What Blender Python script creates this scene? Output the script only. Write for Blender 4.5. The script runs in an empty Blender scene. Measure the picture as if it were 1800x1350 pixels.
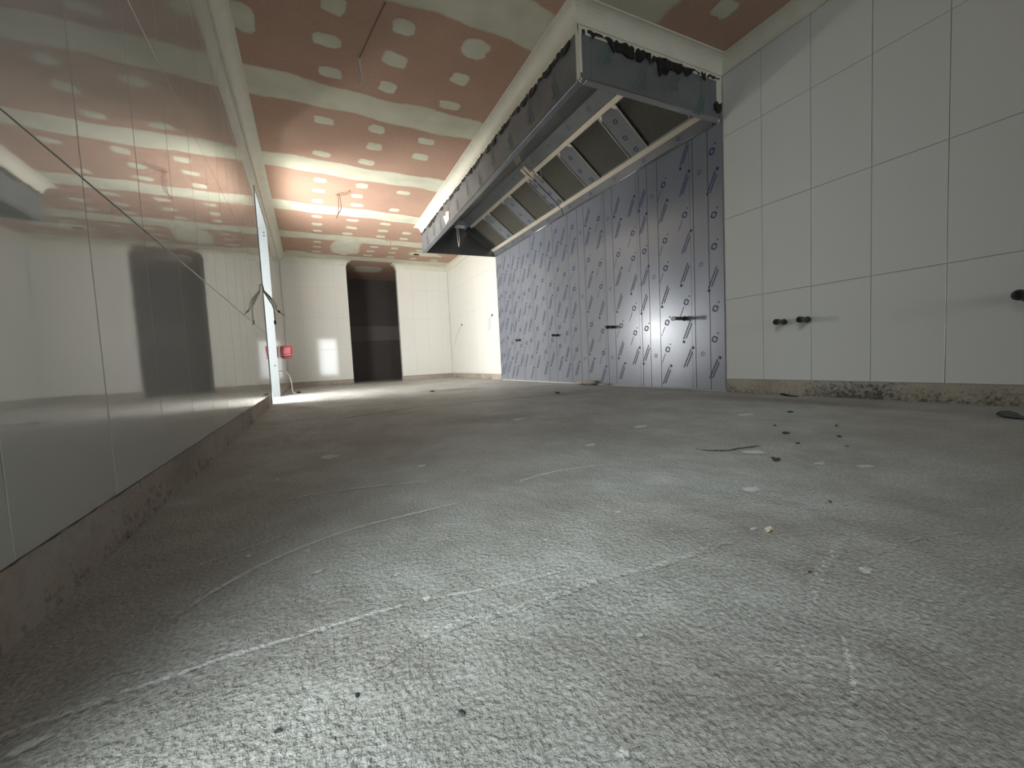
import bpy, bmesh, math, random
from mathutils import Vector, Matrix
random.seed(7)
C = bpy.context.scene.collection
S = bpy.context.scene

# ------------------------------------------------------------------ camera
cam_d = bpy.data.cameras.new('camera')
cam = bpy.data.objects.new('camera', cam_d); C.objects.link(cam)
cam_d.sensor_width = 36.0
cam_d.lens = 693.567 / 1800.0 * 36.0          # ultra-wide phone lens
cam_d.clip_start = 0.01
R = Matrix(((0.88793318, 0.07077253, -0.45449523),
            (-0.45742585, 0.03203262, -0.88867064),
            (-0.0483348, 0.99697801, 0.06081602)))
cam.matrix_world = Matrix.Translation((0, 0, 0.326)) @ R.to_4x4()
S.camera = cam

# ------------------------------------------------------------------ world, daylight, exposure
A, B = -0.349, 2.869            # left and right wall faces
YB, YR = 8.5, -6.5              # back wall, rear wall behind the camera
H = 2.43                        # ceiling
D1 = (4.60, 5.86)               # open doorway in the left wall, far
D2 = (-0.15, 0.31)              # open doorway in the left wall beside the camera
RD = (0.55, 1.42)               # doorway in the rear wall (X)
DP = (0.79, 1.765)              # passage opening in the back wall (X)
HN, HF = 1.96, 5.98             # hood ends on the right wall

w = bpy.data.worlds.new('world'); S.world = w; w.use_nodes = True
bg = w.node_tree.nodes['Background']
bg.inputs[0].default_value = (0.78, 0.89, 1.0, 1); bg.inputs[1].default_value = 0.5

def area(name, loc, aim, sx, sy, power, col, spread=180):
    l = bpy.data.lights.new(name, 'AREA'); l.shape = 'RECTANGLE'; l.size = sx; l.size_y = sy
    l.energy = power; l.color = col; l.spread = math.radians(spread)
    o = bpy.data.objects.new(name, l); C.objects.link(o); o.location = loc
    o.rotation_euler = (Vector(aim) - Vector(loc)).to_track_quat('-Z', 'Y').to_euler()
    return o
area('daylight_far_doorway', (A - 1.15, 4.4, 0.95), (1.3, 6.0, 1.4), 3.8, 1.8, 690, (1.0, 0.98, 0.93))
area('added_gleam_light', (A - 1.05, 6.66, 0.86), (B, 2.68, 0.54), 0.24, 0.34, 34, (1.0, 0.97, 0.88))  # unseen lamp added outside to put a compact gleam on the steel
area('daylight_near_doorway', (A - 1.15, -0.80, 2.45), (1.1, 0.75, 0.0), 1.4, 2.3, 178, (0.87, 0.97, 0.97))
area('daylight_rear_doorway', (0.98, YR - 0.4, 1.0), (0.98, 0, 1.0), 1.1, 2.0, 105, (0.92, 0.97, 1.0))

S.view_settings.view_transform = 'Standard'; S.view_settings.look = 'None'
S.view_settings.gamma = 1.0; S.view_settings.use_curve_mapping = False
S.view_settings.exposure = 0.0

# ------------------------------------------------------------------ helpers
def mesh_obj(name, verts, faces, m, parent=None, smooth=False):
    me = bpy.data.meshes.new(name); me.from_pydata([tuple(v) for v in verts], [], faces); me.update()
    o = link(name, me, m, parent, smooth)
    if name in ('printed_marks', 'film_edge'): o['kind'] = 'stuff'
    return o
def link(name, me, m, parent=None, smooth=False):
    if m and not me.materials: me.materials.append(m)
    if smooth:
        for p in me.polygons: p.use_smooth = True
    o = bpy.data.objects.new(name, me); C.objects.link(o)
    if parent: o.parent = parent
    return o
def tag(o, label, cat=None, group=None, kind=None):
    if label: o['label'] = label
    if cat: o['category'] = cat
    if group: o['group'] = group
    if kind: o['kind'] = kind
    return o
def empty(name, loc, label, cat, group=None, kind=None):
    o = bpy.data.objects.new(name, None); C.objects.link(o); o.location = loc; o.empty_display_size = 0.05
    return tag(o, label, cat, group, kind)
BOXF = [(0, 3, 2, 1), (4, 5, 6, 7), (0, 1, 5, 4), (1, 2, 6, 5), (2, 3, 7, 6), (3, 0, 4, 7)]
def boxes(lst):
    V, F = [], []
    for (x0, x1, y0, y1, z0, z1) in lst:
        n = len(V)
        V += [(x0, y0, z0), (x1, y0, z0), (x1, y1, z0), (x0, y1, z0), (x0, y0, z1), (x1, y0, z1), (x1, y1, z1), (x0, y1, z1)]
        F += [tuple(i + n for i in f) for f in BOXF]
    return V, F
def slab(name, lst, m, parent=None):
    V, F = boxes(lst); return mesh_obj(name, V, F, m, parent)
def hexa(p, name, m, parent=None, bevel=0):
    """solid from 8 corners: 4 bottom, 4 top"""
    o = mesh_obj(name, p, BOXF, m, parent)
    bm = bmesh.new(); bm.from_mesh(o.data); bmesh.ops.recalc_face_normals(bm, faces=bm.faces)
    if bevel: bmesh.ops.bevel(bm, geom=bm.edges[:], offset=bevel, segments=1, affect='EDGES')
    bm.to_mesh(o.data); bm.free()
    return o
def smooth_path(pts, n=5):
    P = [Vector(p) for p in pts]; out = []
    for i in range(len(P) - 1):
        p0 = P[max(i - 1, 0)]; p1 = P[i]; p2 = P[i + 1]; p3 = P[min(i + 2, len(P) - 1)]
        for k in range(n):
            t = k / n
            out.append(0.5 * ((2 * p1) + (p2 - p0) * t + (2 * p0 - 5 * p1 + 4 * p2 - p3) * t * t + (3 * p1 - p0 - 3 * p2 + p3) * t ** 3))
    out.append(P[-1]); return out
def tube_geo(pts, r, sides=8, smooth=True, caps=True):
    P = smooth_path(pts) if smooth and len(pts) > 2 else [Vector(p) for p in pts]
    V, F = [], []; up = None
    for i, p in enumerate(P):
        t = (P[min(i + 1, len(P) - 1)] - P[max(i - 1, 0)]).normalized()
        if up is None: up = t.orthogonal().normalized()
        up = (up - t * up.dot(t)).normalized(); b = t.cross(up)
        rr = r(i / (len(P) - 1)) if callable(r) else r
        for k in range(sides):
            a = 2 * math.pi * k / sides; V.append(p + (up * math.cos(a) + b * math.sin(a)) * rr)
    for i in range(len(P) - 1):
        for k in range(sides):
            F.append((i * sides + k, i * sides + (k + 1) % sides, (i + 1) * sides + (k + 1) % sides, (i + 1) * sides + k))
    if caps:
        F.append(tuple(range(sides))[::-1]); n = (len(P) - 1) * sides; F.append(tuple(range(n, n + sides)))
    return V, F
def tube(name, pts, r, m, parent=None, sides=8, smooth=True):
    V, F = tube_geo(pts, r, sides, smooth); return mesh_obj(name, V, F, m, parent, True)

# ------------------------------------------------------------------ materials
def N(nt, kind, **kw):
    n = nt.nodes.new(kind)
    for k, v in kw.items():
        if k.startswith('i_'):
            n.inputs[k[2:].replace('_', ' ')].default_value = v
        else: setattr(n, k, v)
    return n
def new_mat(name):
    m = bpy.data.materials.new(name); m.use_nodes = True
    nt = m.node_tree; b = nt.nodes['Principled BSDF']
    return m, nt, b
def simple(name, col, rough=0.5, metal=0.0, var=0.0, vscale=20, bump=0.0, bscale=60, spec=0.5, coat=0.0, ior=1.5):
    m, nt, b = new_mat(name); b.inputs['IOR'].default_value = ior
    b.inputs['Base Color'].default_value = (*col, 1); b.inputs['Roughness'].default_value = rough
    b.inputs['Metallic'].default_value = metal; b.inputs['Specular IOR Level'].default_value = spec
    b.inputs['Coat Weight'].default_value = coat; b.inputs['Coat Roughness'].default_value = 0.05
    g = N(nt, 'ShaderNodeNewGeometry')
    if var:
        n = N(nt, 'ShaderNodeTexNoise', i_Scale=vscale, i_Detail=5.0)
        nt.links.new(g.outputs['Position'], n.inputs['Vector'])
        r = N(nt, 'ShaderNodeMapRange'); r.inputs[1].default_value = 0.3; r.inputs[2].default_value = 0.7
        r.inputs[3].default_value = 1 - var; r.inputs[4].default_value = 1 + var
        nt.links.new(n.outputs['Fac'], r.inputs[0])
        h = N(nt, 'ShaderNodeHueSaturation'); h.inputs['Color'].default_value = (*col, 1)
        nt.links.new(r.outputs[0], h.inputs['Value']); nt.links.new(h.outputs[0], b.inputs['Base Color'])
    if bump:
        n = N(nt, 'ShaderNodeTexNoise', i_Scale=bscale, i_Detail=4.0)
        nt.links.new(g.outputs['Position'], n.inputs['Vector'])
        bp = N(nt, 'ShaderNodeBump', i_Strength=bump, i_Distance=0.01)
        nt.links.new(n.outputs['Fac'], bp.inputs['Height']); nt.links.new(bp.outputs[0], b.inputs['Normal'])
    return m
def noise(nt, scale, detail=4, rough=0.5, vec=None, stretch=None):
    g = N(nt, 'ShaderNodeNewGeometry'); n = N(nt, 'ShaderNodeTexNoise')
    n.inputs['Scale'].default_value = scale; n.inputs['Detail'].default_value = detail; n.inputs['Roughness'].default_value = rough
    v = g.outputs['Position']
    if stretch:
        mp = N(nt, 'ShaderNodeMapping'); mp.inputs['Scale'].default_value = stretch[:3]
        if len(stretch) > 3: mp.inputs['Rotation'].default_value = (0, 0, stretch[3])
        nt.links.new(v, mp.inputs[0]); v = mp.outputs[0]
    nt.links.new(v, n.inputs['Vector']); return n.outputs['Fac']
def ramp(nt, fac, stops, interp='LINEAR'):
    r = N(nt, 'ShaderNodeValToRGB'); r.color_ramp.interpolation = interp
    e = r.color_ramp.elements
    while len(e) < len(stops): e.new(0.5)
    for k, (p, c) in enumerate(stops):
        e[k].position = p; e[k].color = (*c, 1) if len(c) == 3 else c
    nt.links.new(fac, r.inputs[0]); return r.outputs[0]
def g3(v): return (v, v, v)
def mix(nt, fac, a, b, mode='MIX'):
    m = N(nt, 'ShaderNodeMix', data_type='RGBA', blend_type=mode)
    for sock, val in ((0, fac), (6, a), (7, b)):
        if hasattr(val, 'is_output'): nt.links.new(val, m.inputs[sock])
        elif isinstance(val, (int, float)): m.inputs[sock].default_value = val
        else: m.inputs[sock].default_value = (*val, 1)
    return m.outputs[2]
def math_(nt, op, a, b=0.0):
    m = N(nt, 'ShaderNodeMath', operation=op)
    for k, val in enumerate((a, b)):
        if hasattr(val, 'is_output'): nt.links.new(val, m.inputs[k])
        else: m.inputs[k].default_value = val
    return m.outputs[0]
def attr(nt, name):
    a = N(nt, 'ShaderNodeAttribute'); a.attribute_name = name; return a.outputs['Fac']

def concrete_nodes(nt, b):
    """raw floor screed: cement grey with brown dust, pale specks, orange-peel relief"""
    big = noise(nt, 1.1, 5, 0.6); mid = noise(nt, 9, 6, 0.65); fine = noise(nt, 190, 3, 0.6); spk = noise(nt, 110, 5, 0.65); dust = noise(nt, 3.2, 5, 0.62)
    col = ramp(nt, big, [(0.30, (0.44, 0.425, 0.395)), (0.52, (0.525, 0.535, 0.51)), (0.72, (0.58, 0.60, 0.575))])
    col = mix(nt, 0.55, col, ramp(nt, mid, [(0.3, g3(0.36)), (0.5, g3(0.5)), (0.75, g3(0.66))]), 'OVERLAY')
    col = mix(nt, 0.6, col, ramp(nt, fine, [(0.34, g3(0.25)), (0.5, g3(0.5)), (0.66, g3(0.78))]), 'OVERLAY')
    col = mix(nt, ramp(nt, spk, [(0.60, g3(0)), (0.74, g3(0.5))]), col, (0.76, 0.76, 0.72))
    col = mix(nt, ramp(nt, dust, [(0.42, g3(0)), (0.68, g3(0.55))]), col, (0.33, 0.295, 0.26))
    nt.links.new(col, b.inputs['Base Color'])
    b.inputs['Specular IOR Level'].default_value = 0.35
    rg = ramp(nt, mid, [(0.3, g3(0.42)), (0.7, g3(0.62))]); nt.links.new(rg, b.inputs['Roughness'])
    lump = noise(nt, 130, 4, 0.6); lump2 = noise(nt, 14, 4, 0.5)
    hgt = math_(nt, 'ADD', math_(nt, 'MULTIPLY', lump, 1.0), math_(nt, 'ADD', math_(nt, 'MULTIPLY', fine, 0.25), math_(nt, 'MULTIPLY', lump2, 2.0)))
    bp = N(nt, 'ShaderNodeBump', i_Strength=1.0, i_Distance=0.009)
    nt.links.new(hgt, bp.inputs['Height']); nt.links.new(bp.outputs[0], b.inputs['Normal'])
    return col
mF, nt, b = new_mat('floor_concrete'); concrete_nodes(nt, b)
def floor_mark(name, colr, lo, hi, sc=120, amp=3.6):
    m, nt, b = new_mat(name); col = concrete_nodes(nt, b)
    f = math_(nt, 'ADD', attr(nt, 'fe'), math_(nt, 'MULTIPLY', math_(nt, 'SUBTRACT', noise(nt, sc, 6, 0.75), 0.5), amp))
    nt.links.new(mix(nt, ramp(nt, f, [(lo, g3(0)), (hi, g3(1))]), col, colr), b.inputs['Base Color']); return m
mScratch = floor_mark('floor_scratch', (0.80, 0.80, 0.80), 0.55, 1.7)
mScuff = floor_mark('floor_scuff', (0.76, 0.76, 0.73), 0.85, 2.2)
mCrack = floor_mark('floor_crack', (0.05, 0.045, 0.04), 0.45, 0.85)
mSpot = floor_mark('floor_paint', (0.80, 0.82, 0.77), 0.35, 0.95, 110, 2.2)
mStain = floor_mark('floor_stain', (0.29, 0.255, 0.225), 0.15, 1.7, 7, 1.2)

def board_nodes(nt, b):
    n = noise(nt, 2.2, 4, 0.5); f = noise(nt, 60, 3, 0.5)
    col = ramp(nt, n, [(0.3, (0.46, 0.30, 0.225)), (0.7, (0.52, 0.34, 0.26))])
    col = mix(nt, 0.12, col, ramp(nt, f, [(0.3, g3(0.3)), (0.7, g3(0.7))]), 'OVERLAY')
    b.inputs['Roughness'].default_value = 0.75; b.inputs['Specular IOR Level'].default_value = 0.25
    nt.links.new(col, b.inputs['Base Color']); return col
mBoard, nt, b = new_mat('pink_plasterboard'); board_nodes(nt, b)
mComp, nt, b = new_mat('joint_compound'); col = board_nodes(nt, b)
pl = ramp(nt, noise(nt, 5, 4, 0.5), [(0.3, (0.60, 0.59, 0.47)), (0.7, (0.70, 0.69, 0.57))])
f = math_(nt, 'ADD', attr(nt, 'fe'), math_(nt, 'MULTIPLY', math_(nt, 'SUBTRACT', noise(nt, 16, 4, 0.6), 0.5), 0.7))
nt.links.new(mix(nt, ramp(nt, f, [(0.12, g3(0)), (0.5, g3(0.85)), (0.9, g3(1))]), col, pl), b.inputs['Base Color'])

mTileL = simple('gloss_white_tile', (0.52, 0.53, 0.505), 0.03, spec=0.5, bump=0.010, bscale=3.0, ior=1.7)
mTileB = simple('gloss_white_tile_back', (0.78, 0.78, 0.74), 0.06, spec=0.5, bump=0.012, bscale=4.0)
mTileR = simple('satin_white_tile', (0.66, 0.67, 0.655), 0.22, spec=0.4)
mGrout = simple('grout', (0.56, 0.55, 0.52), 0.85)
mPaint = simple('white_wall_paint', (0.62, 0.62, 0.58), 0.6, var=0.04)
mCornice = simple('white_plaster_cornice', (0.70, 0.68, 0.58), 0.55, var=0.05, vscale=9)
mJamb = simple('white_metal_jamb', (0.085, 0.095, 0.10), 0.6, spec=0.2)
mSteelFilm, nt, b = new_mat('steel_with_blue_film')
n = noise(nt, 1.6, 3, 0.5, stretch=(1, 1, 0.3))
nt.links.new(ramp(nt, n, [(0.3, (0.30, 0.32, 0.37)), (0.7, (0.37, 0.395, 0.45))]), b.inputs['Base Color'])
b.inputs['Metallic'].default_value = 0.45; b.inputs['Roughness'].default_value = 0.29; b.inputs['Coat Weight'].default_value = 0.08
b.inputs['Coat Roughness'].default_value = 0.12
bp = N(nt, 'ShaderNodeBump', i_Strength=0.05, i_Distance=0.02); nt.links.new(noise(nt, 3.5, 2, 0.5), bp.inputs['Height']); nt.links.new(bp.outputs[0], b.inputs['Normal'])
mSteel = simple('bare_steel', (0.36, 0.36, 0.35), 0.28, 0.9, var=0.06, vscale=6)
mHoodFilm = simple('hood_film', (0.21, 0.225, 0.245), 0.36, 0.4, var=0.12, vscale=5, bump=0.15, bscale=9)
mHoodDark = simple('brushed_dark_steel', (0.13, 0.13, 0.125), 0.24, 0.85, var=0.05, vscale=4)
mGutter = simple('dull_gutter_film', (0.12, 0.125, 0.135), 0.45, 0.15, var=0.1, vscale=6)
mRail = simple('cream_steel_rail', (0.78, 0.72, 0.60), 0.3, 0.55, var=0.05, vscale=9, bump=0.12, bscale=5)
mLine = simple('film_seam', (0.05, 0.055, 0.07), 0.5)
mInk = simple('blue_film_ink', (0.025, 0.045, 0.13), 0.45)
mInkFaint = simple('faint_film_ink', (0.19, 0.215, 0.28), 0.4, 0.4)
mInkGreen = simple('green_film_ink', (0.10, 0.16, 0.145), 0.45)
mMesh, nt, b = new_mat('honeycomb_filter')
g = N(nt, 'ShaderNodeNewGeometry'); v = N(nt, 'ShaderNodeTexVoronoi', i_Scale=210.0); nt.links.new(g.outputs['Position'], v.inputs['Vector'])
nt.links.new(ramp(nt, v.outputs['Distance'], [(0.15, (0.03, 0.03, 0.024)), (0.7, (0.13, 0.125, 0.10))]), b.inputs['Base Color'])
b.inputs['Roughness'].default_value = 0.55; b.inputs['Metallic'].default_value = 0.3
bp = N(nt, 'ShaderNodeBump', i_Strength=0.6, i_Distance=0.004); nt.links.new(v.outputs['Distance'], bp.inputs['Height']); nt.links.new(bp.outputs[0], b.inputs['Normal'])
mBlack = simple('black_sealant', (0.012, 0.012, 0.014), 0.35, bump=0.6, bscale=40)
mPipe = simple('dark_grey_pipe', (0.045, 0.047, 0.05), 0.4)
mPipeIn = simple('pipe_bore', (0.01, 0.01, 0.01), 0.8)
mCap = simple('white_plastic_cap', (0.85, 0.85, 0.83), 0.35)
mWhiteCable = simple('pale_cable', (0.68, 0.60, 0.56), 0.45)
mRedCable = simple('red_brown_cable', (0.27, 0.13, 0.10), 0.5)
mGreyCable = simple('grey_cable', (0.25, 0.22, 0.20), 0.5)
mRed = simple('red_plastic', (0.40, 0.005, 0.014), 0.25)
mRedDark = simple('dark_red_plastic', (0.2, 0.005, 0.01), 0.3)
mChip = simple('beige_chip', (0.66, 0.56, 0.44), 0.7, var=0.2, vscale=300)
mRust = simple('brown_chip', (0.12, 0.04, 0.02), 0.7)
mGround = simple('outside_paving', (0.45, 0.44, 0.41), 0.8, var=0.1)
def base_mat(name, sc_, lo, hi, warm):
    m, nt, b = new_mat(name)
    n1 = noise(nt, 3.0, 4, 0.6); n2 = noise(nt, sc_, 7, 0.75)
    col = ramp(nt, n1, [(0.32, (0.31, 0.275, 0.235)), (0.5, warm), (0.68, (0.43, 0.40, 0.36))])
    col = mix(nt, 0.5, col, ramp(nt, n2, [(0.3, g3(0.32)), (0.7, g3(0.68))]), 'OVERLAY')
    sp = N(nt, 'ShaderNodeSeparateXYZ'); g = N(nt, 'ShaderNodeNewGeometry'); nt.links.new(g.outputs['Position'], sp.inputs[0])
    dirt = math_(nt, 'ADD', n2, math_(nt, 'MULTIPLY', math_(nt, 'SUBTRACT', noise(nt, 2.3, 3, 0.5), 0.5), 0.6))
    mould = math_(nt, 'SUBTRACT', dirt, math_(nt, 'MULTIPLY', sp.outputs[2], 1.5))
    nt.links.new(mix(nt, ramp(nt, mould, [(lo, g3(0)), (hi, g3(0.9))]), col, (0.045, 0.04, 0.033)), b.inputs['Base Color'])
    b.inputs['Roughness'].default_value = 0.85
    bp = N(nt, 'ShaderNodeBump', i_Strength=0.7, i_Distance=0.006); nt.links.new(n2, bp.inputs['Height']); nt.links.new(bp.outputs[0], b.inputs['Normal'])
    return m
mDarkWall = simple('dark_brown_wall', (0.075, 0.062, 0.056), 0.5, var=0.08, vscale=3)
mBase = base_mat('raw_cement_base', 40, 0.47, 0.66, (0.42, 0.36, 0.315))
mBaseMould = base_mat('mouldy_cement_base', 48, 0.38, 0.58, (0.41, 0.37, 0.30))

# ------------------------------------------------------------------ structure: floor, walls, ceiling
floor = mesh_obj('floor', [(A - 0.14, YR - 0.14, 0), (B + 0.14, YR - 0.14, 0), (B + 0.14, YB + 0.1, 0), (A - 0.14, YB + 0.1, 0), (-0.4, YB + 0.1, 0), (3.6, YB + 0.1, 0), (3.6, 10.3, 0), (-0.4, 10.3, 0)], [(0, 1, 2, 3), (4, 5, 6, 7)], mF)
tag(floor, 'bare rough grey concrete floor with scratches and dust', 'floor', kind='structure')
ground = slab('ground', [(-12, A - 0.14, -9, 12, -0.1, -0.02), (A - 0.14, B + 3, -14, YR - 0.14, -0.1, -0.02)], mGround)
tag(ground, 'pale paving outside the open doorways', 'ground', kind='structure')

T = 0.009
def wall(name, lst, label, m=mGrout):
    return tag(slab(name, lst, m), label, 'wall', kind='structure')
xl0, xl1 = A - 0.075, A - T
wallL = wall('wall_left', [(xl0, xl1, YR, D2[0], 0, H + 0.05), (xl0, xl1, D2[1], D1[0], 0, H + 0.05), (xl0, xl1, D1[1], YB + 0.12, 0, H + 0.05),
                           (xl0, xl1, D1[0], D1[1], 2.13, H + 0.05), (xl0, xl1, D2[0], D2[1], 2.13, H + 0.05)],
             'long left wall clad in glossy white tiles that mirror the room')
wallR = wall('wall_right', [(B + T, B + 0.13, YR, YB + 0.12, 0, H + 0.05)], 'right wall with satin white tiles either side of the steel cladding')
wallB = wall('wall_back', [(xl1, DP[0], YB + T, YB + 0.12, 0, H + 0.05), (DP[1], B + T, YB + T, YB + 0.12, 0, H + 0.05)],
             'brightly lit white tiled wall at the far end around the dark passage')
wallRear = wall('wall_rear', [(xl0, RD[0], YR - 0.12, YR, 0, H + 0.05), (RD[1], B + 0.13, YR - 0.12, YR, 0, H + 0.05), (RD[0], RD[1], YR - 0.12, YR, 1.9, H + 0.05)],
                'wall behind the camera with a daylit doorway', mPaint)
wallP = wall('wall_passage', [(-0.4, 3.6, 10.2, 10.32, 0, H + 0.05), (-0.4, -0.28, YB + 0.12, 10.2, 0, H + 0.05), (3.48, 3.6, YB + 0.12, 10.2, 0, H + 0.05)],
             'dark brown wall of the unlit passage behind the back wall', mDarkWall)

# tiles -------------------------------------------------
_tc = {}
def tile_mesh(w_, h_, m, th=T - 0.001, ch=0.0012):
    key = (round(w_, 4), round(h_, 4), m.name)
    if key in _tc: return _tc[key]
    x, z = w_ / 2, h_ / 2
    V = [(-x + ch, 0, -z + ch), (x - ch, 0, -z + ch), (x - ch, 0, z - ch), (-x + ch, 0, z - ch),
         (-x, ch, -z), (x, ch, -z), (x, ch, z), (-x, ch, z), (-x, th, -z), (x, th, -z), (x, th, z), (-x, th, z)]
    F = [(0, 1, 2, 3)]
    for k in range(4):
        j = (k + 1) % 4
        F += [(k, 4 + k, 4 + j, j), (4 + k, 8 + k, 8 + j, 4 + j)]
    me = bpy.data.meshes.new('tile'); me.from_pydata(V, [], F); me.update(); me.materials.append(m)
    _tc[key] = me; return me
ROWS = [0.1, 0.702, 1.304, 1.906, 2.42]
def tiles(parent, m, axis, const, rot, lo, hi, off, pitch, cuts=(), gap=0.003, jitter=0.0):
    """cuts: (lo, hi, ztop) openings"""
    k = math.floor((lo - off) / pitch); edges = []
    while off + k * pitch < hi:
        edges.append((max(lo, off + k * pitch), min(hi, off + (k + 1) * pitch))); k += 1
    for (a, c) in edges:
        for r in range(4):
            z0, z1 = ROWS[r], ROWS[r + 1]
            segs = [(a, c, z0, z1)]
            for (ca, cb, zt) in cuts:
                new = []
                for (s0, s1, q0, q1) in segs:
                    if s1 <= ca or s0 >= cb or q0 >= zt: new.append((s0, s1, q0, q1)); continue
                    if s0 < ca: new.append((s0, ca, q0, q1))
                    if s1 > cb: new.append((cb, s1, q0, q1))
                    if q1 > zt: new.append((max(s0, ca), min(s1, cb), zt, q1))
                segs = new
            for (s0, s1, q0, q1) in segs:
                if s1 - s0 < 0.015 or q1 - q0 < 0.015: continue
                o = bpy.data.objects.new('tile', tile_mesh(s1 - s0 - gap, q1 - q0 - gap, m)); C.objects.link(o); o.parent = parent
                mid = (s0 + s1) / 2
                o.location = (const, mid, (q0 + q1) / 2) if axis == 'y' else (mid, const, (q0 + q1) / 2)
                j = jitter
                o.rotation_euler = (random.uniform(-j, j), 0, rot + random.uniform(-j, j))
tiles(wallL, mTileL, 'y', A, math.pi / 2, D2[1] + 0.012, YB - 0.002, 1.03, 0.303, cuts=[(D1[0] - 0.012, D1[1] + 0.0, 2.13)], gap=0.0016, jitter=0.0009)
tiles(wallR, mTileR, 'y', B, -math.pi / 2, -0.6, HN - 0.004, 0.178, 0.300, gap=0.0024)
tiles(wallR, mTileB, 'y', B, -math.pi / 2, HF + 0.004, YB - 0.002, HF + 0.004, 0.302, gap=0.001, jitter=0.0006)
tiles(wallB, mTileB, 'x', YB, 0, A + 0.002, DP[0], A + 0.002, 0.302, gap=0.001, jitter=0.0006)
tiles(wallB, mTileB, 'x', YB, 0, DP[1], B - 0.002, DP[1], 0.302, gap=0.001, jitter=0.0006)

# raw cement base below the tiles -----------------------
def base_strip(name, p, q, n, label, mt=None):
    """rough strip from p to q (xy), n = normal towards the room"""
    p, q, n = Vector(p), Vector(q), Vector(n); L = (q - p).length; k = max(4, int(L / 0.03)); V, F = [], []
    rows = [0.0, 0.02, 0.045, 0.075, 0.097]
    for i in range(k + 1):
        c = p + (q - p) * (i / k)
        for j, z in enumerate(rows):
            d = random.uniform(-0.002, 0.0035) + (0.004 * random.random() if j == 0 else 0)
            V.append((c.x + n.x * d, c.y + n.y * d, z))
    m_ = len(rows)
    for i in range(k):
        for j in range(m_ - 1):
            F.append((i * m_ + j, (i + 1) * m_ + j, (i + 1) * m_ + j + 1, i * m_ + j + 1))
    nb = len(V)                                    # closed back so the strip has thickness
    for c in (p, q):
        for z in (0.0, 0.097): V.append((c.x - n.x * 0.006, c.y - n.y * 0.006, z))
    F += [(nb, nb + 2, nb + 3, nb + 1)]
    o = mesh_obj(name, V, F, mt or mBase, None, True)
    return tag(o, label, 'baseboard', kind='structure')
i_ = 0.004
base_strip('baseboard_left', (A - i_, D2[1]), (A - i_, D1[0]), (1, 0), 'stained raw cement strip under the glossy left wall tiles')
base_strip('baseboard_left', (A - i_, D1[1]), (A - i_, YB), (1, 0), 'short cement strip beyond the open doorway on the left')
base_strip('baseboard_right', (B - i_ + 0.008, -0.6), (B - i_ + 0.008, HN), (-1, 0), 'mouldy black-speckled cement strip under the near right wall tiles', mBaseMould)
base_strip('baseboard_right', (B - i_ + 0.008, HF), (B - i_ + 0.008, YB), (-1, 0), 'cement strip between steel cladding and far corner')
base_strip('baseboard_back', (A, YB + i_), (DP[0], YB + i_), (0, -1), 'pinkish cement strip left of the dark passage')
base_strip('baseboard_back', (DP[1], YB + i_), (B, YB + i_), (0, -1), 'pinkish cement strip right of the dark passage')

# hood footprint (slightly out of square)
hA, hB_, hC_, hD_ = (1.60, 2.02), (B - 0.004, HN), (B - 0.004, HF), (1.675, 6.07)   # near-left, near-wall, far-wall, far-left

# ceiling ----------------------------------------------
e = 0.14
ceil = slab('ceiling', [(A - e, hA[0], YR - e, 10.8, H + 0.013, H + 0.06), (hA[0], B + e, YR - e, HN + 0.03, H + 0.013, H + 0.06), (hA[0], 3.7, 6.0, 10.8, H + 0.013, H + 0.06), (-0.5, A - e, YB, 10.8, H + 0.013, H + 0.06)], mPaint)
tag(ceil, 'low ceiling of pink plasterboard with white taped joints and dabs', 'ceiling', kind='structure')
JY = [1.05 + 1.2 * k for k in range(-6, 8)]
ys = [YR] + [y for y in JY if YR < y < 10.2] + [10.2]
def board(x0, x1, y0, y1):
    x0 += 0.001; y0 += 0.0015; x1 -= 0.001; y1 -= 0.0015
    if x1 - x0 < 0.02 or y1 - y0 < 0.02: return
    slab('plasterboard', [(x0, x1, y0, y1, H, H + 0.0125)], mBoard, ceil)
for y0, y1 in zip(ys[:-1], ys[1:]):
    if y0 > YB: board(-0.28, 3.48, y0, y1); continue
    xr = B
    # cut out the hood
    if y1 <= HN or y0 >= 6.04: board(A, B, y0, y1)
    elif y0 < HN < y1: board(A, B, y0, HN); board(A, 1.62, HN, y1)
    elif y0 < 6.04 < y1: board(A, 1.62, y0, 6.04); board(A, B, 6.04, y1)
    else: board(A, 1.62, y0, y1)

def set_fe(o, vals):
    a = o.data.attributes.new('fe', 'FLOAT', 'POINT'); a.data.foreach_set('value', vals)
def band(x0, x1, yc, hw, zoff=0.0012, name='joint_compound_band'):
    k = max(6, int((x1 - x0) / 0.07)); V, F, A_ = [], [], []
    ph = [random.uniform(0, 6) for _ in range(4)]
    for i in range(k + 1):
        x = x0 + (x1 - x0) * i / k
        for s in (-1, -0.75, 0, 0.75, 1):
            wob = 1 + 0.10 * math.sin(x * 5 + ph[0 if s < 0 else 1]) + 0.07 * math.sin(x * 13 + ph[2 if s < 0 else 3])
            V.append((x, yc + s * hw * wob, H - zoff * (1 if abs(s) < 1 else 0.4))); A_.append(0.0 if abs(s) == 1 else 1.0)
    for i in range(k):
        for j in range(4): F.append((i * 5 + j, i * 5 + j + 1, (i + 1) * 5 + j + 1, (i + 1) * 5 + j))
    o = mesh_obj(name, V, F, mComp, ceil, True); set_fe(o, A_); return o
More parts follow.
